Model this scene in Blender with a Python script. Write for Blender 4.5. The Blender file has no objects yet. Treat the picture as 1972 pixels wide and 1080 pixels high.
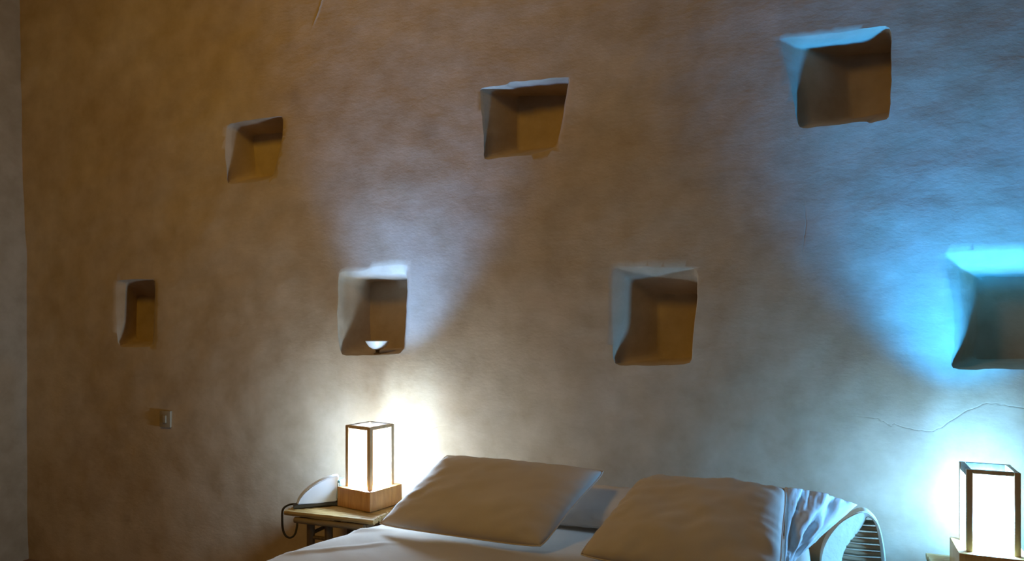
import bpy, bmesh, math, random
from mathutils import Vector, noise, geometry, Matrix
random.seed(7)
scene = bpy.context.scene
COL = scene.collection
R = math.radians

# ---------------------------------------------------------------- camera
F = 1424.0; CX = 986.0; HY = 605.0; YAW = R(20.0); D = 3.1; CZ = 1.43
SN, CS = math.sin(YAW), math.cos(YAW)
cam_d = bpy.data.cameras.new('camera'); cam = bpy.data.objects.new('camera', cam_d); COL.objects.link(cam)
cam_d.sensor_width = 36.0; cam_d.lens = 36.0*F/1972.0; cam_d.shift_y = (HY-540.0)/1972.0
cam.location = (0, -D, CZ); cam.rotation_euler = (R(90), 0, YAW)
cam_d.clip_start = 0.02
scene.camera = cam

def ray(px, py):
    t = (px-CX)/F; v = (HY-py)/F
    return Vector((-SN+t*CS, CS+t*SN, v))
def W(px, py, dist=0.0):            # point at a given distance in front of the back wall (negative = inside it)
    r = ray(px, py); k = (D-dist)/r.y
    return Vector((r.x*k, -D+r.y*k, CZ+r.z*k))
def Z(px, py, z):                   # point at a given height
    r = ray(px, py); k = (z-CZ)/r.z
    return Vector((r.x*k, -D+r.y*k, z))

# ---------------------------------------------------------------- materials
def new_mat(name):
    m = bpy.data.materials.new(name); m.use_nodes = True
    nt = m.node_tree; nt.nodes.clear()
    out = nt.nodes.new('ShaderNodeOutputMaterial')
    return m, nt, out
def N(nt, kind, **kw):
    n = nt.nodes.new(kind)
    for k, v in kw.items():
        if k.startswith('i_'): n.inputs[k[2:].replace('_', ' ')].default_value = v
        else: setattr(n, k, v)
    return n
def ramp(nt, stops):
    r = nt.nodes.new('ShaderNodeValToRGB'); e = r.color_ramp.elements
    while len(e) < len(stops): e.new(0.5)
    for el, (p, c) in zip(e, stops): el.position = p; el.color = (*c, 1)
    return r
def simple(name, c1, c2, scale=8, rough=0.8, bump=0.1, bscale=60, stretch=None, coat=0, bdist=0.01):
    m, nt, out = new_mat(name); L = nt.links.new
    b = N(nt, 'ShaderNodeBsdfPrincipled'); b.inputs['Roughness'].default_value = rough
    b.inputs['Coat Weight'].default_value = coat
    tc = N(nt, 'ShaderNodeTexCoord'); mp = N(nt, 'ShaderNodeMapping')
    L(tc.outputs['Object'], mp.inputs['Vector'])
    if stretch: mp.inputs['Scale'].default_value = stretch
    n1 = N(nt, 'ShaderNodeTexNoise'); n1.inputs['Scale'].default_value = scale; n1.inputs['Detail'].default_value = 6
    L(mp.outputs[0], n1.inputs['Vector'])
    rp = ramp(nt, [(0.3, c1), (0.7, c2)]); L(n1.outputs[0], rp.inputs[0]); L(rp.outputs[0], b.inputs['Base Color'])
    n2 = N(nt, 'ShaderNodeTexNoise'); n2.inputs['Scale'].default_value = bscale; n2.inputs['Detail'].default_value = 5
    L(mp.outputs[0], n2.inputs['Vector'])
    bp = N(nt, 'ShaderNodeBump'); bp.inputs['Strength'].default_value = bump; bp.inputs['Distance'].default_value = bdist
    L(n2.outputs[0], bp.inputs['Height']); L(bp.outputs[0], b.inputs['Normal']); L(b.outputs[0], out.inputs[0])
    return m

def plaster(name, cA, cB, cC):
    m, nt, out = new_mat(name); L = nt.links.new
    b = N(nt, 'ShaderNodeBsdfPrincipled'); b.inputs['Roughness'].default_value = 0.92
    b.inputs['Specular IOR Level'].default_value = 0.15
    tc = N(nt, 'ShaderNodeTexCoord')
    n1 = N(nt, 'ShaderNodeTexNoise'); n1.inputs['Scale'].default_value = 1.3; n1.inputs['Detail'].default_value = 7; n1.inputs['Roughness'].default_value = 0.55
    L(tc.outputs['Object'], n1.inputs['Vector'])
    r1 = ramp(nt, [(0.32, cA), (0.52, cB), (0.7, cC)]); L(n1.outputs[0], r1.inputs[0])
    n2 = N(nt, 'ShaderNodeTexNoise'); n2.inputs['Scale'].default_value = 7; n2.inputs['Detail'].default_value = 8; n2.inputs['Roughness'].default_value = 0.6
    L(tc.outputs['Object'], n2.inputs['Vector'])
    r2 = ramp(nt, [(0.35, (0.86, 0.84, 0.80)), (0.65, (1.06, 1.06, 1.06))]); L(n2.outputs[0], r2.inputs[0])
    mx = N(nt, 'ShaderNodeMix', data_type='RGBA', blend_type='MULTIPLY'); mx.inputs[0].default_value = 1
    L(r1.outputs[0], mx.inputs[6]); L(r2.outputs[0], mx.inputs[7])
    at = N(nt, 'ShaderNodeAttribute', attribute_name='stain')
    mx2 = N(nt, 'ShaderNodeMix', data_type='RGBA'); mx2.inputs[7].default_value = (0.13, 0.075, 0.035, 1)
    L(at.outputs['Fac'], mx2.inputs[0]); L(mx.outputs[2], mx2.inputs[6])
    L(mx2.outputs[2], b.inputs['Base Color'])
    # trowelled relief
    mp = N(nt, 'ShaderNodeMapping'); mp.inputs['Scale'].default_value = (1.0, 1.0, 1.7)
    L(tc.outputs['Object'], mp.inputs['Vector'])
    h1 = N(nt, 'ShaderNodeTexNoise'); h1.inputs['Scale'].default_value = 14; h1.inputs['Detail'].default_value = 8; h1.inputs['Roughness'].default_value = 0.6
    h2 = N(nt, 'ShaderNodeTexNoise'); h2.inputs['Scale'].default_value = 70; h2.inputs['Detail'].default_value = 4
    L(mp.outputs[0], h1.inputs['Vector']); L(mp.outputs[0], h2.inputs['Vector'])
    ad = N(nt, 'ShaderNodeMath', operation='MULTIPLY_ADD'); ad.inputs[1].default_value = 0.12
    L(h2.outputs[0], ad.inputs[0]); L(h1.outputs[0], ad.inputs[2])
    bp = N(nt, 'ShaderNodeBump'); bp.inputs['Strength'].default_value = 0.24; bp.inputs['Distance'].default_value = 0.009
    L(ad.outputs[0], bp.inputs['Height']); L(bp.outputs[0], b.inputs['Normal']); L(b.outputs[0], out.inputs[0])
    return m

M = {}
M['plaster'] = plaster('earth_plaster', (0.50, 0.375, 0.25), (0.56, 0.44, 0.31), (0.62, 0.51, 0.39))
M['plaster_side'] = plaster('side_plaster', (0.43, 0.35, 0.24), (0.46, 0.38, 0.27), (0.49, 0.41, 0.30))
M['floor'] = simple('clay_floor', (0.22, 0.12, 0.07), (0.30, 0.17, 0.10), 3)
M['linen'] = simple('white_linen', (0.56, 0.50, 0.43), (0.62, 0.56, 0.49), 5, 0.9, 0.12, 30, bdist=0.006)
M['linen_lit'] = simple('lit_pillowcase_linen', (0.78, 0.78, 0.78), (0.84, 0.84, 0.84), 5, 0.9, 0.2, 40, bdist=0.006)  # lamp-lit end of the pillowcase: its brightness is put into a whiter linen
M['linen_b'] = simple('pillow_linen', (0.64, 0.56, 0.49), (0.70, 0.62, 0.55), 5, 0.9, 0.12, 24, bdist=0.006)
M['wood'] = simple('lamp_wood', (0.50, 0.21, 0.05), (0.66, 0.32, 0.09), 10, 0.5, 0.15, 40, (8, 8, 1))
M['wood_pale'] = simple('glow_washed_wood', (0.62, 0.42, 0.22), (0.76, 0.55, 0.32), 10, 0.5, 0.15, 40, (8, 8, 1))  # posts and front rails: the glow washing over them is painted in as paler wood
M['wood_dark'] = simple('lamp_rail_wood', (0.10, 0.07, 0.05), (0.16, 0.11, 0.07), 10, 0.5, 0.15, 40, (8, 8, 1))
M['cane'] = simple('palm_cane', (0.40, 0.27, 0.10), (0.58, 0.42, 0.19), 12, 0.55, 0.3, 50, (1, 8, 8))
M['cane_dark'] = simple('palm_leg', (0.10, 0.06, 0.03), (0.17, 0.11, 0.05), 12, 0.6, 0.3, 50, (8, 8, 1))
M['cane_mid'] = simple('palm_slat', (0.22, 0.16, 0.09), (0.34, 0.25, 0.14), 14, 0.6, 0.3, 50, (1, 8, 8))
M['cane_pale'] = simple('pale_band', (0.80, 0.79, 0.66), (0.86, 0.85, 0.74), 12, 0.6, 0.2, 50)
M['phone'] = simple('white_plastic', (0.78, 0.80, 0.84), (0.84, 0.86, 0.90), 3, 0.3, 0.0)
M['phone_dark'] = simple('teal_plastic', (0.07, 0.16, 0.17), (0.10, 0.22, 0.23), 3, 0.4, 0.0)
M['phone_screen'] = simple('pale_screen', (0.5, 0.62, 0.66), (0.6, 0.70, 0.75), 3, 0.3, 0.0)
M['cord'] = simple('dark_cord', (0.035, 0.025, 0.015), (0.05, 0.04, 0.02), 30, 0.6, 0.0)
M['ceramic'] = simple('white_ceramic', (0.82, 0.80, 0.76), (0.88, 0.86, 0.82), 6, 0.25, 0.0)
M['ceramic_dark'] = simple('brown_foot', (0.14, 0.09, 0.05), (0.2, 0.13, 0.07), 12, 0.6, 0.1)
M['switch'] = simple('cream_switch', (0.33, 0.26, 0.17), (0.36, 0.29, 0.19), 6, 0.4, 0.0)
M['mattress'] = simple('bed_base_wood', (0.2, 0.13, 0.07), (0.28, 0.18, 0.1), 6, 0.6, 0.2)
# lamp paper: lets the bulb's light through and glows
m, nt, out = new_mat('lamp_paper'); L = nt.links.new
tr = N(nt, 'ShaderNodeBsdfTransparent'); tr.inputs[0].default_value = (0.86, 0.82, 0.78, 1)
em = N(nt, 'ShaderNodeEmission'); em.inputs[0].default_value = (1.0, 0.76, 0.52, 1); em.inputs[1].default_value = 3.0
mix = N(nt, 'ShaderNodeMixShader'); mix.inputs[0].default_value = 0.55
L(tr.outputs[0], mix.inputs[1]); L(em.outputs[0], mix.inputs[2]); L(mix.outputs[0], out.inputs[0])
M['paper'] = m
m, nt, out = new_mat('bulb_glass')
em = N(nt, 'ShaderNodeEmission'); em.inputs[0].default_value = (1.0, 0.95, 0.9, 1); em.inputs[1].default_value = 10
nt.links.new(em.outputs[0], out.inputs[0]); M['bulb'] = m

# ---------------------------------------------------------------- helpers
def tag(o, label=None, cat=None, group=None, kind=None):
    if label: o['label'] = label
    if cat: o['category'] = cat
    if group: o['group'] = group
    if kind: o['kind'] = kind
    return o
def empty(name, loc, rz=0):
    o = bpy.data.objects.new(name, None); COL.objects.link(o); o.location = loc; o.rotation_euler = (0, 0, rz)
    o.empty_display_size = 0.05
    return o
def obj(name, bm, mat, parent=None, smooth=True, sharp=40, recalc=True):
    if recalc: bmesh.ops.recalc_face_normals(bm, faces=bm.faces)
    me = bpy.data.meshes.new(name); bm.to_mesh(me); bm.free()
    if smooth:
        for p in me.polygons: p.use_smooth = True
        me.set_sharp_from_angle(angle=R(sharp))
    me.materials.append(mat)
    o = bpy.data.objects.new(name, me); COL.objects.link(o)
    if parent is not None: o.parent = parent
    return o
def box(bm, x0, y0, z0, x1, y1, z1, bev=0.0):
    vs = [bm.verts.new((x, y, z)) for x in (x0, x1) for y in (y0, y1) for z in (z0, z1)]
    fs = [(0,1,3,2),(4,6,7,5),(0,4,5,1),(2,3,7,6),(0,2,6,4),(1,5,7,3)]
    faces = [bm.faces.new([vs[i] for i in f]) for f in fs]
    if bev:
        es = set(e for f in faces for e in f.edges)
        bmesh.ops.bevel(bm, geom=list(es), offset=bev, segments=2, affect='EDGES', profile=0.6)
def tube(bm, pts, rad, seg=10, cap=True, wob=0.0):
    pts = [Vector(p) for p in pts]; rings = []
    n = len(pts); up = None
    for i, p in enumerate(pts):
        d = (pts[min(i+1, n-1)]-pts[max(i-1, 0)]).normalized()
        if up is None:
            up = Vector((0, 0, 1)) if abs(d.z) < 0.9 else Vector((0, 1, 0))
        a = d.cross(up).normalized(); b = a.cross(d).normalized(); up = b
        r = rad[i] if isinstance(rad, (list, tuple)) else rad
        r *= 1+wob*random.uniform(-1, 1)
        rings.append([bm.verts.new(p+a*r*math.cos(2*math.pi*k/seg)+b*r*math.sin(2*math.pi*k/seg)) for k in range(seg)])
    for i in range(n-1):
        for k in range(seg):
            bm.faces.new((rings[i][k], rings[i][(k+1) % seg], rings[i+1][(k+1) % seg], rings[i+1][k]))
    if cap: bm.faces.new(rings[0]); bm.faces.new(rings[-1])
def spline(pts, n=8):
    pts = [Vector(p) for p in pts]; out = []
    for i in range(len(pts)-1):
        p0 = pts[max(i-1, 0)]; p1 = pts[i]; p2 = pts[i+1]; p3 = pts[min(i+2, len(pts)-1)]
        for k in range(n):
            t = k/n
            out.append(0.5*((2*p1)+(p2-p0)*t+(2*p0-5*p1+4*p2-p3)*t*t+(3*p1-p0-3*p2+p3)*t**3))
    out.append(pts[-1]); return out
def lathe(bm, prof, seg=28, c=(0, 0, 0)):
    rings = []
    for r, z in prof:
        rings.append([bm.verts.new((c[0]+r*math.cos(2*math.pi*k/seg), c[1]+r*math.sin(2*math.pi*k/seg), c[2]+z)) for k in range(seg)])
    for i in range(len(prof)-1):
        for k in range(seg):
            bm.faces.new((rings[i][k], rings[i][(k+1) % seg], rings[i+1][(k+1) % seg], rings[i+1][k]))
    bm.faces.new(rings[0]); bm.faces.new(rings[-1])
def copy_tree(o, parent=None):
    c = o.copy(); COL.objects.link(c)
    if parent is not None: c.parent = parent
    for ch in list(o.children): copy_tree(ch, c)
    return c

# ---------------------------------------------------------------- back wall with niches
def relief(x, z):
    return (0.014*noise.noise(Vector((x*0.9, z*0.9, 3.1))) + 0.008*noise.noise(Vector((x*2.6, z*2.2, 8.7)))
            + 0.0035*noise.noise(Vector((x*8, z*10, 1.7))))
# outer / inner / back outlines (image measurements unprojected to their real depths), lip depth, full depth
NICHES = [
 dict(o=[(221,539),(262,538),(301,537),(300,600),(297,664),(292,668),(227,669),(222,610)],
      i=[(242,542),(268,541),(299,540),(298,600),(295,660),(290,665),(230,667),(240,610)],
      b=[(264,566),(290,572),(316,580),(316,610),(312,650),(308,656),(262,656),(263,610)], d1=.025, d2=.15),
 dict(o=[(435,240),(490,230),(547,223),(546,260),(537,303),(529,343),(486,350),(437,355),(434,300)],
      i=[(449,241),(492,233),(546,226),(545,260),(536,303),(527,341),(486,348),(440,352),(447,310)],
      b=[(487,258),(520,257),(556,256),(554,280),(550,305),(545,334),(520,338),(494,341),(490,300)], d1=.03, d2=.17),
 dict(o=[(924,169),(976,164),(983,158),(1040,153),(1099,146),(1091,195),(1083,242),(1073,285),(1030,297),(975,303),(932,309),(931,250),(925,200)],
      i=[(931,173),(976,168),(983,162),(1040,157),(1097,150),(1089,195),(1081,242),(1071,283),(1030,295),(975,301),(935,306),(937,250),(934,205)],
      b=[(997,184),(1018,184),(1035,184),(1070,183),(1106,183),(1103,212),(1100,240),(1096,280),(1060,284),(1030,287),(999,290),(998,255),(997,215)], d1=.02, d2=.19),
 dict(o=[(1499,74),(1570,66),(1650,57),(1716,47),(1717,140),(1714,228),(1676,237),(1668,232),(1590,243),(1537,248),(1530,200),(1512,130),(1501,90)],
      i=[(1531,89),(1590,83),(1650,73),(1715,54),(1716,140),(1712,226),(1676,235),(1668,231),(1590,241),(1540,245),(1537,200),(1534,140),(1532,105)],
      b=[(1634,106),(1660,105),(1690,103),(1726,100),(1726,150),(1724,214),(1700,218),(1690,219),(1665,224),(1640,228),(1638,200),(1636,160),(1634,125)], d1=.035, d2=.20),
 dict(o=[(649,521),(690,522),(728,511),(787,508),(787,560),(784,620),(780,670),(770,682),(720,684),(656,685),(650,620)],
      i=[(660,532),(690,533),(730,527),(784,526),(785,560),(782,620),(778,668),(769,679),(720,682),(661,682),(662,620)],
      b=[(712,542),(742,541),(775,540),(812,540),(812,570),(810,610),(806,650),(800,668),(762,670),(714,670),(713,610)], d1=.04, d2=.21),
 dict(o=[(1175,513),(1220,512),(1280,513),(1338,515),(1346,530),(1344,580),(1336,650),(1333,701),(1250,703),(1183,705),(1178,620)],
      i=[(1204,533),(1230,533),(1280,533),(1335,532),(1344,534),(1342,580),(1335,650),(1331,698),(1250,701),(1187,703),(1202,620)],
      b=[(1268,566),(1290,566),(1315,566),(1345,566),(1352,568),(1352,595),(1350,640),(1347,686),(1305,689),(1270,690),(1268,630)], d1=.04, d2=.19),
 dict(o=[(1817,488),(1845,482),(1940,478),(2060,476),(2062,600),(2058,712),(1930,710),(1829,712),(1838,655),(1832,580),(1820,520)],
      i=[(1848,512),(1870,511),(1940,511),(2050,510),(2052,600),(2048,706),(1930,707),(1832,708),(1852,655),(1856,590),(1850,530)],
      b=[(1885,534),(1900,533),(1950,533),(2030,533),(2030,600),(2028,692),(1930,692),(1872,692),(1880,655),(1884,590),(1885,550)], d1=.045, d2=.22),
]
def resample(pts, per):
    out = []
    n = len(pts)
    for i in range(n):
        a, b = pts[i], pts[(i+1) % n]
        for k in range(per): out.append((a[0]+(b[0]-a[0])*k/per, a[1]+(b[1]-a[1])*k/per))
    return out
def soften(ring, it=1):
    for _ in range(it):
        n = len(ring); ring = [ring[i]*0.6+ring[i-1]*0.2+ring[(i+1) % n]*0.2 for i in range(n)]
    return ring
def pip(x, z, poly):
    c = False; n = len(poly); j = n-1
    for i in range(n):
        xi, zi = poly[i]; xj, zj = poly[j]
        if (zi > z) != (zj > z) and x < (xj-xi)*(z-zi)/(zj-zi)+xi: c = not c
        j = i
    return c

WX0, WX1, WZ0, WZ1 = -4.45, 2.3, 0.0, 3.8
pts2 = []; edges2 = []; niche_rings = []
for q, nc in enumerate(NICHES):
    per = 6
    ro = soften([W(a, b, 0.0) for a, b in resample(nc['o'], per)], 2)
    ri = soften([W(a, b, -nc['d1']) for a, b in resample(nc['i'], per)], 2)
    rb = soften([W(a, b, -nc['d2']) for a, b in resample(nc['b'], per)], 4)
    def rough(v, amt, s=20.0, seed=0):
        return Vector((amt*noise.noise(Vector((v.x*s, v.z*s, seed+q*3.3))), 0, amt*noise.noise(Vector((v.x*s, v.z*s, seed+q*3.3+50)))))
    ro = [v+rough(v, .004, 22) for v in ro]; ri = [v+rough(v, .0036, 22) for v in ri]
    base = len(pts2)
    for v in ro: pts2.append((v.x, v.z))
    n = len(ro)
    for i in range(n): edges2.append((base+i, base+(i+1) % n))
    niche_rings.append((base, ro, ri, rb, nc))
polys = [[(v.x, v.z) for v in r[1]] for r in niche_rings]
boxes = [(min(p[0] for p in P)-.02, max(p[0] for p in P)+.02, min(p[1] for p in P)-.02, max(p[1] for p in P)+.02) for P in polys]
def near_niche(x, z):
    for P, b in zip(polys, boxes):
        if b[0] < x < b[1] and b[2] < z < b[3]:
            if pip(x, z, P): return True
            if min((x-a)**2+(z-c)**2 for a, c in P) < 0.006**2: return True
    return False
# cracks: centre line with a narrow groove
CR = []
def crack(pix, width, depth, dark):
    c = [W(a, b) for a, b in pix]; c = [(v.x, v.z) for v in c]
    fine = []
    for i in range(len(c)-1):
        a, b = c[i], c[i+1]; L_ = math.hypot(b[0]-a[0], b[1]-a[1]); k = max(2, int(L_/0.012))
        for s in range(k):
            x = a[0]+(b[0]-a[0])*s/k; z = a[1]+(b[1]-a[1])*s/k
            fine.append((x+.003*noise.noise(Vector((x*60, z*60, 5))), z+.005*noise.noise(Vector((x*50, z*50, 15)))))
    CR.append((fine, width, depth, dark))
crack([(1640,800),(1690,806),(1716,820),(1722,816),(1745,824),(1790,832),(1812,824),(1835,808),(1868,788),(1900,776),(1935,780),(1985,788),(2040,800)], .0014, .0008, .6)
crack([(1549,380),(1552,430),(1546,482),(1549,500)], .0013, .0006, .3)
crack([(1255,283),(1310,276),(1360,284),(1420,280),(1490,272)], .002, .0001, .10)
crack([(1760,262),(1810,240),(1850,232),(1900,238)], .002, .0001, .08)
crack([(600,60),(612,30),(622,0),(628,-30)], .003, -.003, .0)
crack([(820,836),(835,824),(860,818)], .0015, .002, .15)
extra = {}
for fine, w, dp, dk in CR:
    n = len(fine)
    for i, (x, z) in enumerate(fine):
        a = fine[max(i-1, 0)]; b = fine[min(i+1, n-1)]; dx, dz = b[0]-a[0], b[1]-a[1]; l = math.hypot(dx, dz) or 1
        nx, nz = -dz/l, dx/l
        f = min(1, i/6, (n-1-i)/6)
        for s in (-4, -1, 0, 1, 4):
            X, Zz = x+nx*w*s, z+nz*w*s
            if near_niche(X, Zz): continue
            extra[len(pts2)] = (dp*f, dk*f) if s == 0 else (0, 0)
            pts2.append((X, Zz))
cr_pts = [pts2[k] for k in extra]
crcell = set((int(x/.012), int(z/.012)) for x, z in cr_pts)
ST = 0.03
nx_ = int((WX1-WX0)/ST); nz_ = int((WZ1-WZ0)/ST)
for i in range(nx_+1):
    for j in range(nz_+1):
        x = WX0+(WX1-WX0)*i/nx_; z = WZ0+(WZ1-WZ0)*j/nz_
        if 0 < i < nx_ and 0 < j < nz_:
            x += random.uniform(-.006, .006); z += random.uniform(-.006, .006)
        if near_niche(x, z): continue
        ci = (int(x/.012), int(z/.012))
        if any((ci[0]+a, ci[1]+b) in crcell for a in (-1, 0, 1) for b in (-1, 0, 1)): continue
        pts2.append((x, z))
vo, eo, fo, ov, oe, of = geometry.delaunay_2d_cdt([Vector(p) for p in pts2], edges2, [], 0, 1e-7)
newidx = {}
for ni, srcs in enumerate(ov):
    for s in srcs: newidx[s] = ni
STAINS = [(825,252,30,.22),(566,182,16,.25),(600,255,12,.12),(1700,90,18,.15),(245,1000,9,.3),(980,486,22,.12),(1130,760,30,.08),(320,780,14,.2),(1555,940,14,.1),(640,470,10,.15),(450,560,12,.12),(500,585,10,.12)]
SP = [(W(a, b), r*.0022, k) for a, b, r, k in STAINS]
bm = bmesh.new(); st = bm.verts.layers.float.new('stain')
wv = []
for ni, p in enumerate(vo):
    x, z = p.x, p.y
    v = bm.verts.new((x, relief(x, z), z)); s = 0
    for c, r, k in SP:
        d2 = ((x-c.x)**2+(z-c.z)**2)/(r*r)
        if d2 < 6: s = max(s, k*math.exp(-d2))
    v[st] = s
    wv.append(v)
for k, (dp, dk) in extra.items():
    v = wv[newidx[k]]; v.co.y += dp; v[st] = max(v[st], dk)
for f in fo:
    cx = sum(vo[i].x for i in f)/len(f); cz = sum(vo[i].y for i in f)/len(f)
    if any(b[0] < cx < b[1] and b[2] < cz < b[3] and pip(cx, cz, P) for P, b in zip(polys, boxes)): continue
    try: bm.faces.new([wv[i] for i in f])
    except ValueError: pass
for base, ro, ri, rb, nc in niche_rings:
    n = len(ro); prev = [wv[newidx[base+i]] for i in range(n)]
    rings = []
    # rounded lip
    for t in (0.15, 0.4, 0.75, 1.0):
        ring = []
        for i in range(n):
            a = prev_co = wv[newidx[base+i]].co; b = ri[i]
            e = 1-(1-t)**1.3
            ring.append(Vector((a.x+(b.x-a.x)*e, a.y+(b.y-a.y)*t, a.z+(b.z-a.z)*e)))
        rings.append(ring)
    for t in (0.25, 0.5, 0.75, 0.93, 1.0):
        ring = []
        for i in range(n):
            a = ri[i]; b = rb[i]; e = t
            v = a.lerp(b, e); v.y = a.y+(b.y-a.y)*min(1, t*1.02)
            v += Vector((1, 0, 1))*0.004*noise.noise(v*14)
            ring.append(v)
        rings.append(ring)
    c = sum((v for v in rings[-1]), Vector())/n
    for t in (0.12, 0.35, 0.65, 0.9):
        rings.append([v.lerp(c, t)+Vector((0, .006*t+.004*noise.noise(v.lerp(c, t)*12), 0)) for v in rings[8]])
    for ring in rings:
        cur = [bm.verts.new(v) for v in ring]
        for i in range(n):
            bm.faces.new((prev[i], prev[(i+1) % n], cur[(i+1) % n], cur[i]))
        prev = cur
    bm.faces.new(prev)
bmesh.ops.recalc_face_normals(bm, faces=bm.faces)
wb = obj('wall_back', bm, M['plaster'], sharp=55, recalc=False)
# normals must face the room
me = wb.data
if sum(p.normal.y*p.area for p in me.polygons) > 0: me.flip_normals()
tag(wb, 'earth-coloured plaster wall with seven square niches', kind='structure')

# ---------------------------------------------------------------- rest of the room
LXb, LXt = W(56, 1080).x, W(40, 0).x
def quadgrid(bm, a, b, c, d, nu, nv, axis, amp):
    g = []
    for i in range(nu+1):
        row = []
        for j in range(nv+1):
            u, v = i/nu, j/nv
            p = a*(1-u)*(1-v)+b*u*(1-v)+c*u*v+d*(1-u)*v
            p = p+axis*amp*noise.noise(p*1.6)
            row.append(bm.verts.new(p))
        g.append(row)
    for i in range(nu):
        for j in range(nv): bm.faces.new((g[i][j], g[i+1][j], g[i+1][j+1], g[i][j+1]))
V = Vector
def surf(name, a, b, c, d, mat, axis, amp=.01, nu=40, nv=30):
    bm = bmesh.new(); quadgrid(bm, V(a), V(b), V(c), V(d), nu, nv, V(axis), amp)
    o = obj(name, bm, mat); tag(o, kind='structure'); return o
YF = -5.2
zb, zt = W(56, 1080).z, W(40, 0).z
sl = (LXt-LXb)/(zt-zb); xl0 = LXb+(0-zb)*sl; xl1 = LXb+(3.8-zb)*sl
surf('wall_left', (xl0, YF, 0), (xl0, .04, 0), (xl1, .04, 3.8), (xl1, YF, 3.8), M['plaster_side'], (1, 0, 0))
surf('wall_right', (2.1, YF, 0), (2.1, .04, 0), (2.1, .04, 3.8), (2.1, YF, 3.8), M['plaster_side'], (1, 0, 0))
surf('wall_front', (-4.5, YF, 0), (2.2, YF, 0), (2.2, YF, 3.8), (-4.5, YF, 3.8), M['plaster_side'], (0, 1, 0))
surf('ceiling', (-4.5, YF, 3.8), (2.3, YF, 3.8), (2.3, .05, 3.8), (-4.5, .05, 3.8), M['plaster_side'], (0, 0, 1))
surf('floor', (-4.5, YF, 0), (2.3, YF, 0), (2.3, .05, 0), (-4.5, .05, 0), M['floor'], (0, 0, 1), 0)

# ---------------------------------------------------------------- light switch
pc = W(322, 806)
sw = empty('light_switch', (pc.x, relief(pc.x, pc.z)-.001, pc.z))
tag(sw, 'small cream light switch on the bare plaster below the leftmost niche', 'light switch')
bm = bmesh.new(); box(bm, -.036, -.012, -.044, .036, .006, .044, .003); obj('switch_plate', bm, M['switch'], sw)
bm = bmesh.new(); box(bm, -.012, -.019, -.02, .012, -.0115, .02, .002); obj('rocker', bm, M['switch'], sw)

# ---------------------------------------------------------------- bedside tables
TH = 0.59
def make_table(TW=.44, TD=.40):
    t = empty('bedside_table', (0, 0, 0))
    hx, hy = TW/2, TD/2
    bm = bmesh.new()
    for k in range(17):
        y = -hy+.012+(TD-.024)*k/16
        tube(bm, [(-hx+random.uniform(0, .004), y, TH-.0125), (0, y, TH-.0125+random.uniform(-.001, .001)), (hx-random.uniform(0, .004), y, TH-.0125)], .0122, 8)
    obj('tabletop', bm, M['cane'], t)
    bm = bmesh.new()
    for y in (-hy+.012, hy-.012): tube(bm, [(-hx+.05, y, TH-.04), (hx-.05, y, TH-.04)], .013, 10)
    for x in (-hx+.06, hx-.06): tube(bm, [(x, -hy+.03, TH-.045), (x, hy-.03, TH-.045)], .012, 10)
    obj('apron', bm, M['cane_mid'], t)
    for x in (-hx+.11, hx-.07):
        for y in (-hy+.04, hy-.05):
            bm = bmesh.new(); tube(bm, [(x, y, TH-.04), (x, y, .3), (x, y, .002)], [.017, .0175, .017], 12); obj('leg', bm, M['cane_dark'], t)
    bm = bmesh.new(); tube(bm, [(-hx+.20, -hy+.04, TH-.04), (-hx+.20, -hy+.04, .08)], .017, 12); obj('post', bm, M['cane_dark'], t)
    bm = bmesh.new(); tube(bm, [(-hx+.27, hy-.05, TH-.04), (-hx+.27, hy-.05, .08)], .009, 12); obj('post', bm, M['cane_dark'], t)
    for z in (TH-.115, TH-.175, .3, .08):
        for y in (-hy+.04, hy-.05):
            bm = bmesh.new(); tube(bm, [(-hx+.11, y, z), (hx-.07, y, z)], .0085, 8); obj('rung', bm, M['cane_dark'], t)
    for z in (TH-.10, .25):
        for x in (-hx+.11, hx-.07):
            bm = bmesh.new(); tube(bm, [(x, -hy+.04, z), (x, hy-.05, z)], .0085, 8); obj('rung', bm, M['cane_dark'], t)
    return t
fl = Z(546, 982, TH); tl = make_table(); tl.location = (fl.x+.22, fl.y+.20, 0)
tag(tl, 'palm-cane bedside table with dark legs under the phone and left lamp', 'bedside table', 'palm cane bedside tables')
tr_ = copy_tree(tl); tr_.location = (.70, -.265, -.02)
tr_.scale = (.96, .96, .966); tr_.location.z = 0
tag(tr_, 'bedside table beneath the lamp at the right edge', 'bedside table', 'palm cane bedside tables')

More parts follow.
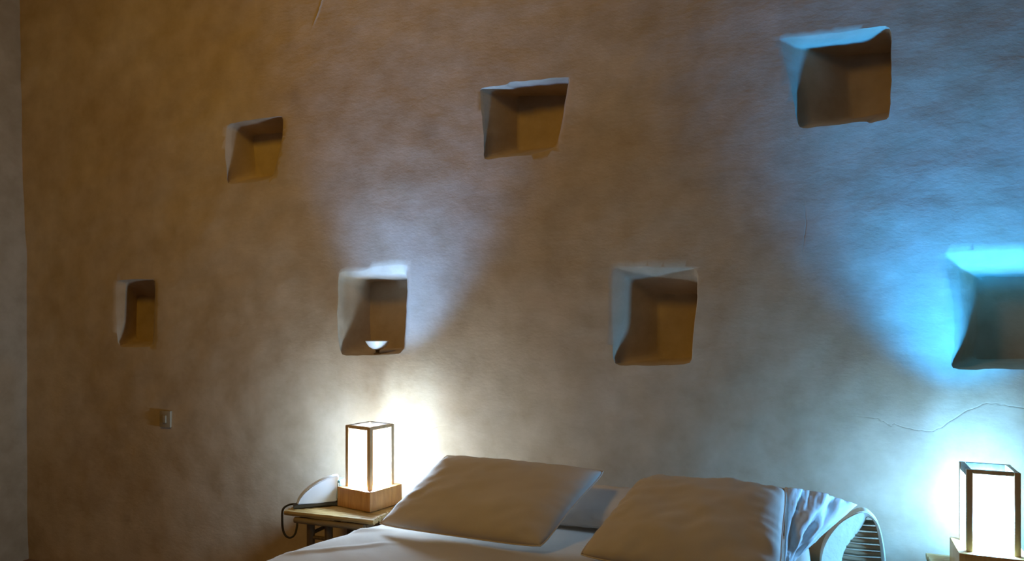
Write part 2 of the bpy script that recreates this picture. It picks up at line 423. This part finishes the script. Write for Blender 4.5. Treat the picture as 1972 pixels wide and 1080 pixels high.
# ---------------------------------------------------------------- lamps
def make_lamp():
    t = empty('table_lamp', (0, 0, 0))
    bm = bmesh.new(); box(bm, -.10, -.10, 0, .10, .10, .086, .006); obj('base', bm, M['wood'], t)
    s = .066; H = .355
    for x in (-s, s):
        for y in (-s, s):
            bm = bmesh.new(); box(bm, x-.009, y-.009, .0865, x+.009, y+.009, H-.001, .002); obj('post', bm, M['wood_pale'], t)
    for ax in (0, 1):
        for q in (-s, s):
            bm = bmesh.new()
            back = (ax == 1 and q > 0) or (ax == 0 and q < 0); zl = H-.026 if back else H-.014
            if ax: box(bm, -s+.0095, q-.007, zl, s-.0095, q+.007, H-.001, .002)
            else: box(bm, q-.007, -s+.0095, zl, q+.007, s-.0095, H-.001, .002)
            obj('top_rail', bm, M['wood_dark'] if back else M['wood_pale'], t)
    for a in range(4):
        bm = bmesh.new(); c, s_ = math.cos(a*math.pi/2), math.sin(a*math.pi/2)
        P = [(-s+.0095, -s, .088), (s-.0095, -s, .088), (s-.0095, -s, H-.0265), (-s+.0095, -s, H-.0265)]
        bm.faces.new([bm.verts.new((x*c-y*s_, x*s_+y*c, z)) for x, y, z in P])
        obj('paper_panel', bm, M['paper'], t, smooth=False)
    bm = bmesh.new(); lathe(bm, [(.014, .087), (.014, .12), (.012, .125)], 20); obj('bulb_socket', bm, M['wood_dark'], t)
    return t
lampA = make_lamp()
lc = Vector((-1.707, -.245, TH)); lampA.location = lc; lampA.rotation_euler = (0, 0, R(-14))
tag(lampA, 'glowing wood and paper lamp beside the phone, corner turned forward', 'table lamp', 'wood and paper bedside lamps')
lampB = copy_tree(lampA); lb = Vector((.647, -.255, TH*.966)); lampB.location = lb; lampB.rotation_euler = (0, 0, R(-3))
tag(lampB, 'glowing wood and paper lamp at the right edge casting blue light', 'table lamp', 'wood and paper bedside lamps')
def bulb_light(name, loc, col, power, rad=.05):
    l = bpy.data.lights.new(name, 'POINT'); l.energy = power; l.color = col; l.shadow_soft_size = rad
    o = bpy.data.objects.new(name, l); COL.objects.link(o); o.location = loc; return o
bulb_light('bulb_left', lc+Vector((0, 0, .17)), (.42, .67, 1.0), 78)
bulb_light('bulb_right', lb+Vector((0, 0, .17)), (.13, .46, 1.0), 108)
def up_light(name, loc, col, power, target, size=68):
    l = bpy.data.lights.new(name, 'SPOT'); l.energy = power; l.color = col; l.shadow_soft_size = .045
    l.spot_size = R(size); l.spot_blend = 1.0
    o = bpy.data.objects.new(name, l); COL.objects.link(o); o.location = loc
    o.rotation_euler = (Vector(target)-Vector(loc)).to_track_quat('-Z', 'Y').to_euler(); return o
# open tops: an added spot in each lamp throws a cooler beam up the wall
up_light('up_light_left', lc+Vector((0, 0, .30)), (.12, .36, 1.0), 110, lc+Vector((.10, .05, 1.5)))
up_light('up_light_right', lb+Vector((0, 0, .30)), (.010, .31, 1.0), 230, lb+Vector((-.06, .04, 1.5)), 88)

# warm room light, high up behind the camera
l = bpy.data.lights.new('room_light', 'AREA'); l.shape = 'DISK'; l.size = .7; l.energy = 20; l.color = (1.0, .56, .04)
o = bpy.data.objects.new('room_light', l); COL.objects.link(o); o.location = (-1.9, -2.6, 3.6)
o.rotation_euler = (Vector((-1.8, 0, 1.2))-Vector(o.location)).to_track_quat('-Z', 'Y').to_euler()

# ---------------------------------------------------------------- telephone
def prism_px(bm, pix, d0, d1, bev=.002):
    a = [W(x, y, d0) for x, y in pix]
    off = Vector((0, d0-d1, 0))
    va = [bm.verts.new(p) for p in a]; vb = [bm.verts.new(p+off) for p in a]
    n = len(a); fs = [bm.faces.new(va), bm.faces.new(vb[::-1])]
    for i in range(n): fs.append(bm.faces.new((va[i], vb[i], vb[(i+1) % n], va[(i+1) % n])))
    bmesh.ops.recalc_face_normals(bm, faces=fs)
    if bev: bmesh.ops.bevel(bm, geom=list(set(e for f in fs for e in f.edges)), offset=bev, segments=2, affect='EDGES')
def shift_bm(bm, o): bmesh.ops.translate(bm, verts=bm.verts, vec=-o)
ph0 = Z(615, 976, TH)
ph = empty('telephone', ph0); dist = -ph0.y
tag(ph, 'white telephone with a rounded back and dark hanging cord, left of the lamp', 'telephone')
bm = bmesh.new(); prism_px(bm, [(585,966),(588,955),(595,944),(604,935),(614,928),(625,923),(636,921),(642,921),(639,971),(612,970)], dist, dist-.05, .004); shift_bm(bm, ph0)
obj('body', bm, M['phone'], ph)
bm = bmesh.new(); prism_px(bm, [(579,969),(584,966.6),(640,971.4),(640,974.5),(612,974.5),(579,972)], dist+.006, dist-.05, .001); shift_bm(bm, ph0)
o = obj('base', bm, M['cord'], ph)
# second block: teal frame with a pale face
ph1 = [(641.5,923),(653.5,925),(653.5,962),(641.5,970)]
PR = R(38); minv = Matrix.Diagonal((1/1.18, 1, 1)) @ Matrix.Rotation(-PR, 3, 'Z')
def to_phone(bm):
    shift_bm(bm, ph0)
    for v in bm.verts: v.co = minv @ v.co
bm = bmesh.new(); prism_px(bm, ph1, dist-.050, dist-.10, .003); to_phone(bm); obj('handset_cradle', bm, M['phone_dark'], ph)
bm = bmesh.new(); prism_px(bm, [(644.5,928.5),(652,930),(651.5,958),(644.5,962)], dist-.047, dist-.056, .001); to_phone(bm); obj('display', bm, M['phone_screen'], ph)
# cord over the table edge
cp = [W(581,972,dist-.02), W(566,970,dist-.01), W(552,974,dist), W(544.5,982,dist+.012), W(543.5,1000,dist+.02), W(545,1020,dist+.02), W(551,1032,dist+.02), W(560,1035,dist+.01), W(568,1028,dist-.01), W(572,1012,dist-.03), W(572,1000,dist-.05)]
PR = R(38); ph.rotation_euler = (0, 0, PR); ph.scale = (1.18, 1, 1)
minv = Matrix.Diagonal((1/1.18, 1, 1)) @ Matrix.Rotation(-PR, 3, 'Z')
bm = bmesh.new(); tube(bm, [minv @ (p-ph0) for p in spline(cp, 8)], .0042, 8); obj('cord', bm, M['cord'], ph)

# ---------------------------------------------------------------- bowl in the niche
bc = W(727, 683, -.045)
bw = empty('small_bowl', (bc.x, bc.y, bc.z+.001)); tag(bw, 'small white bowl on a dark foot standing in the niche above the left lamp', 'bowl')
bm = bmesh.new(); lathe(bm, [(.018, 0), (.019, .004), (.009, .010), (.009, .020), (.016, .0245)], 24); obj('foot', bm, M['ceramic_dark'], bw)
bm = bmesh.new(); lathe(bm, [(.010, .0245), (.026, .028), (.042, .040), (.053, .056), (.058, .066), (.056, .0662), (.050, .056), (.039, .043), (.022, .033), (.004, .031)], 32)
obj('bowl_body', bm, M['ceramic'], bw, sharp=80)

# ---------------------------------------------------------------- bed
MZ = .58
left = [Z(742, 1002, MZ), Z(690, 1016, MZ), Z(600, 1041, MZ), Z(490, 1080, MZ)]
xr = .10
def left_x(y):
    ps = sorted([(-p.y, p.x) for p in left])
    d = -y
    if d <= ps[0][0]: return ps[0][1]
    for (a, xa), (b, xb) in zip(ps, ps[1:]):
        if d <= b: return xa+(xb-xa)*(d-a)/(b-a)
    return ps[-1][1]
bed = empty('bed', (-.65, -1.15, 0)); tag(bed, 'wide bed covered in white sheets below the niches', 'bed')
bo = Vector(bed.location)
bm = bmesh.new(); nu, nv = 150, 150; Y0, Y1 = -.06, -2.1
grid = []
def sheet(u, v):
    # u across, v along; top surface with soft dropping sides
    y = Y0+(Y1-Y0)*v
    xl, xr_ = left_x(y), xr
    s = .10
    e = (u-.5)*2
    drop = max(0, abs(e)-.93)/.07
    top = min(1, abs(e)/.93)*(.5 if e > 0 else -.5)
    w = xr_-xl; cxm = (xl+xr_)/2
    x = cxm+top*2*(w/2-.035)
    z = MZ
    if drop > 0:
        a = min(1, drop*3)*math.pi/2
        x += math.copysign(.035*math.sin(a)+.012*max(0, drop-.33), e); z -= .035*(1-math.cos(a))+.34*max(0, drop-.33)
    vd = max(0, v-.95)/.05
    if vd > 0: z -= .35*vd*vd
    wr = .004*noise.noise(Vector((x*3+y*2, y*3, 0)))+.0025*noise.noise(Vector((x*9+y*7, y*9, 4)))
    wr += .006*math.exp(-((x-left_x(y)-.14-.1*y)/.03)**2)*noise.noise(Vector((x*2, y*5, 9)))
    # folds running away from the left pillow towards the foot of the bed
    for k, (fx, fy, an, ln, hh) in enumerate(((-1.42, -.50, 1.15, .5, .010), (-1.30, -.62, .9, .6, .008), (-1.05, -.70, .5, .6, .007), (-.78, -.66, .2, .4, .006), (-.45, -.62, -.1, .3, .006))):
        dx, dy = x-fx, y-fy; a = -dy*math.cos(an)-dx*math.sin(an)*1; b_ = dx*math.cos(an)-dy*math.sin(an)
        if 0 < a < ln: wr += hh*math.exp(-(b_/.018)**2)*math.sin(math.pi*a/ln)
    return Vector((x, y, z+wr-.003))
for i in range(nu+1):
    u = i/nu
    # concentrate samples near sides
    u = .5+.5*math.copysign(abs(2*u-1)**.55, 2*u-1)
    grid.append([bm.verts.new(sheet(u, j/nv)-bo) for j in range(nv+1)])
for i in range(nu):
    for j in range(nv): bm.faces.new((grid[i][j], grid[i+1][j], grid[i+1][j+1], grid[i][j+1]))
o = obj('sheet', bm, M['linen'], bed, sharp=80)
sm = o.modifiers.new('thick', 'SOLIDIFY'); sm.thickness = .006; sm.offset = -1
bm = bmesh.new(); box(bm, -1.46, -2.0, .33, .06, -.08, .555, .05); shift_bm(bm, bo); obj('mattress', bm, M['linen'], bed)
bm = bmesh.new(); box(bm, -1.44, -1.98, .10, .05, -.09, .325, .01); shift_bm(bm, bo); obj('bed_base', bm, M['mattress'], bed)
for x in (-1.38, -.02):
    for y in (-1.9, -.16):
        bm = bmesh.new(); tube(bm, [(x, y, .1), (x, y, .002)], .035, 14); shift_bm(bm, bo); obj('leg', bm, M['mattress'], bed)

# ---------------------------------------------------------------- pillows
def pillow(name, A, B, C_, D_, thick, mat, label, group, cat='pillow', pinch=.05, wr=.006, seed=0, n=44, flat=.35, mids=None):
    """A top-left, B top-right, C bottom-right, D bottom-left"""
    A, B, C_, D_ = map(Vector, (A, B, C_, D_))
    ctr = (A+B+C_+D_)/4; nrm = (B-A).cross(D_-A).normalized()
    if nrm.y > 0: nrm = -nrm
    bm = bmesh.new(); sides = []
    for sgn in (1, -1):
        g = []
        for i in range(n+1):
            row = []
            for j in range(n+1):
                u, v = -1+2*i/n, -1+2*j/n
                uu = u*(1-pinch*(1-v*v)*abs(u)**3); vv = v*(1-pinch*(1-u*u)*abs(v)**3)
                cn = 1-.045*(abs(u)**5)*(abs(v)**5); uu *= cn; vv *= cn; vv += .05*(1-u*u)*max(0, v)**2
                a, b = (uu+1)/2, (vv+1)/2
                p = A*(1-a)*(1-b)+B*a*(1-b)+C_*a*b+D_*(1-a)*b
                f = (max(0, 1-abs(u)**2.6)**.55)*(max(0, 1-abs(v)**2.6)**.55)
                w = 0
                if f > 0:
                    w = wr*(noise.noise(Vector((u*2.2+seed, v*2.2, sgn*3)))+.5*noise.noise(Vector((u*5+seed, v*5+u*2, sgn*3+7))))
                    # radiating tucks near the seams
                    ed = max(abs(u), abs(v)); ang = math.atan2(v, u)
                    w += .0028*math.sin(ang*26+seed*3+4*noise.noise(Vector((ang*2, seed, 0))))*max(0, ed-.6)*2.2*min(1, f*4)
                t = thick*f*(1 if sgn > 0 else flat)
                edge = f <= 0
                p = p+nrm*(sgn*t+(0 if edge else w*min(1, f*3)*sgn))
                if edge and sgn < 0: row.append(sides[0][i][j])
                else: row.append(bm.verts.new(p-ctr))
            g.append(row)
        sides.append(g)
        for i in range(n):
            for j in range(n):
                q = (g[i][j], g[i+1][j], g[i+1][j+1], g[i][j+1])
                bm.faces.new(q if sgn > 0 else q[::-1])
    o = obj(name, bm, mat, sharp=120)
    o.location = ctr
    tag(o, label, cat, group)
    # seam
    bm = bmesh.new(); pts = []
    for k in range(4*20):
        s = k//20; q = -1+2*(k % 20)/20
        u, v = [(q, -1), (1, q), (-q, 1), (-1, -q)][s]
        uu = u*(1-pinch*(1-v*v)*abs(u)**3); vv = v*(1-pinch*(1-u*u)*abs(v)**3)
        cn = 1-.045*(abs(u)**5)*(abs(v)**5); uu *= cn; vv *= cn; vv += .05*(1-u*u)*max(0, v)**2
        a, b = (uu+1)/2, (vv+1)/2
        pts.append(A*(1-a)*(1-b)+B*a*(1-b)+C_*a*b+D_*(1-a)*b-ctr)
    pts.append(pts[0]); tube(bm, pts, .0028, 6, cap=False); obj('seam', bm, mat, o)
    return o
# bolster lying along the head of the bed
A = W(985, 944, .13); B = W(1330, 946, .15); A.z = B.z = .735; C_ = Vector((B.x, -.19, .60)); D_ = Vector((A.x, -.19, .60))
A.y = -.12; B.y = -.12
pb = pillow('bolster', Vector((A.x, -.10, .715)), Vector((B.x, -.10, .715)), Vector((B.x, -.27, .60)), Vector((A.x, -.27, .60)), .05, M['linen_b'],
       'low flat cushion against the wall between the two large pillows', None, 'cushion', pinch=.02, wr=.003, seed=3, flat=.9)
p1 = pillow('pillow', W(857, 874, .27), W(1172, 905, .24), Z(1046, 1056, .605), Z(722, 1010, .60), .085, M['linen_b'],
       'large pale pillow on the left, leaning back beside the left lamp', 'large bed pillows', pinch=.05, wr=.010, seed=1)
p2 = pillow('pillow', W(1236, 918, .34), W(1518, 938, .42), Z(1505, 1128, .61), Z(1108, 1070, .61), .09, M['linen_b'],
       'large rumpled pillow on the right with a lit blue-white end', 'large bed pillows', pinch=.03, wr=.014, seed=5)
# loose end of the pillowcase, falling to the right of the pillow
ctr = Vector(p2.location)
bm = bmesh.new(); nu, nv = 30, 44
Ta = W(1512, 938, .43); Tb = W(1650, 972, .26); Ba = Z(1512, 1100, .60); Bb = Z(1528, 1085, .60)
g = []
for i in range(nu+1):
    row = []
    for j in range(nv+1):
        u, v = i/nu, j/nv
        top = Ta.lerp(Tb, u); top.z += .012*math.sin(u*math.pi)
        bot = Ba.lerp(Bb, u)
        bot.y += .02*u
        p = top.lerp(bot, v)
        nr = Vector((.62, -.75, .2))
        fold = .008*math.sin(u*15+v*5+2*noise.noise(Vector((u*3, v*3, 1))))+.012*noise.noise(Vector((u*7, v*2.5, 3)))+.005*(1-abs(noise.noise(Vector((u*9+v*3, v*3, 6))))*3)+.004*noise.noise(Vector((u*18, v*6, 3)))
        fold *= min(1, u*5+.1)*min(1, (1-u)*8+.3)
        p += nr*(fold+.018*math.sin(u*math.pi)*math.sin(min(1, v*1.2)*math.pi))
        row.append(bm.verts.new(p-ctr))
    g.append(row)
for i in range(nu):
    for j in range(nv): bm.faces.new((g[i][j], g[i+1][j], g[i+1][j+1], g[i][j+1]))
fl_ = obj('pillowcase_end', bm, M['linen_lit'], p2, sharp=120); fl_['label'] = 'crumpled blue-lit open end of the pillowcase'
sm = fl_.modifiers.new('thick', 'SOLIDIFY'); sm.thickness = .004; sm.offset = -1

# ---------------------------------------------------------------- headboard with arched end
hb0 = Vector((.2, -.20, .05))
hb = empty('headboard', (hb0.x, hb0.y, 0)); tag(hb, 'low arched cane headboard end with dark slats, right of the pillows', 'headboard')
hbo = Vector((hb0.x, hb0.y, 0)); hd = .13
def strip(bm, path, widths, d0, d1, tw=.35):
    """band following a path in the plane facing the room; widths across the path, solid from d0 to d1"""
    path = [Vector(p) for p in path]; n = len(path); rings = []
    for i, p in enumerate(path):
        t = (path[min(i+1, n-1)]-path[max(i-1, 0)]).normalized(); nn = Vector((t.z, 0, -t.x))
        w = widths[i] if isinstance(widths, list) else widths
        a = p+nn*w/2; b = p-nn*w/2
        rings.append([bm.verts.new((a.x, -d0, a.z)), bm.verts.new((b.x, -d0, b.z)), bm.verts.new((b.x, -d1+tw*w, b.z)), bm.verts.new((a.x, -d1, a.z))])
    for i in range(n-1):
        for k in range(4): bm.faces.new((rings[i][k], rings[i][(k+1) % 4], rings[i+1][(k+1) % 4], rings[i+1][k]))
    bm.faces.new(rings[0]); bm.faces.new(rings[-1])
arch = [(1704,1120),(1702,1080),(1697,1040),(1687,1005),(1668,990),(1646,1005),(1616,1038),(1602,1070),(1600,1112)]
path = spline([W(a, b, hd) for a, b in arch], 6)
path = [Vector((path[0].x, path[0].y, .003))]+path+[Vector((path[-1].x, path[-1].y, .003))]
wd = []
for i in range(len(path)):
    u = i/(len(path)-1); wd.append(.012+.062*min(1, max(0, (u-.45)/.22)))
bm = bmesh.new(); strip(bm, path, wd, hd-.05, hd+.015); bmesh.ops.recalc_face_normals(bm, faces=bm.faces)
bmesh.ops.bevel(bm, geom=[e for e in bm.edges if e.calc_length() > 0 and len(e.link_faces) == 2 and e.calc_face_angle(0) > .9], offset=.004, segments=2, affect='EDGES')
shift_bm(bm, hbo); o = obj('frame_band', bm, M['cane_pale'], hb); o['label'] = 'pale arched edge band'
# slats inside the arch
inner = [W(a, b, hd-.02) for a, b in arch]
def span(z):
    xs = []
    for a, b in zip(path, path[1:]):
        if (a.z-z)*(b.z-z) < 0: xs.append(a.x+(b.x-a.x)*(z-a.z)/(b.z-a.z))
    return (min(xs), max(xs)) if len(xs) >= 2 else None
z = .30; zmin = min(path[-1].z, 9)
zt_ = max(p.z for p in path)
while z < zt_-.03:
    s = span(z)
    if s is None: s = (path[-1].x, path[0].x)
    x0, x1 = s[0], s[1]
    if x1-x0 > .03:
        bm = bmesh.new(); zz = z
        dz = random.uniform(-.003, .003)
        tube(bm, [(x0+.004, -hd+.025, zz), ((x0+x1)/2, -hd+.021, zz+dz), (x1-.002, -hd+.025, zz-dz)], .0095, 8, wob=.08)
        shift_bm(bm, hbo); obj('slat', bm, M['cane_mid'], hb)
    z += .023
# ---------------------------------------------------------------- render look
w = bpy.data.worlds.new('world'); scene.world = w; w.use_nodes = True
w.node_tree.nodes['Background'].inputs[0].default_value = (0.004, 0.003, 0.002, 1)
vs = scene.view_settings; vs.view_transform = 'Standard'; vs.look = 'None'; vs.gamma = 1; vs.exposure = 0.0; vs.use_curve_mapping = False
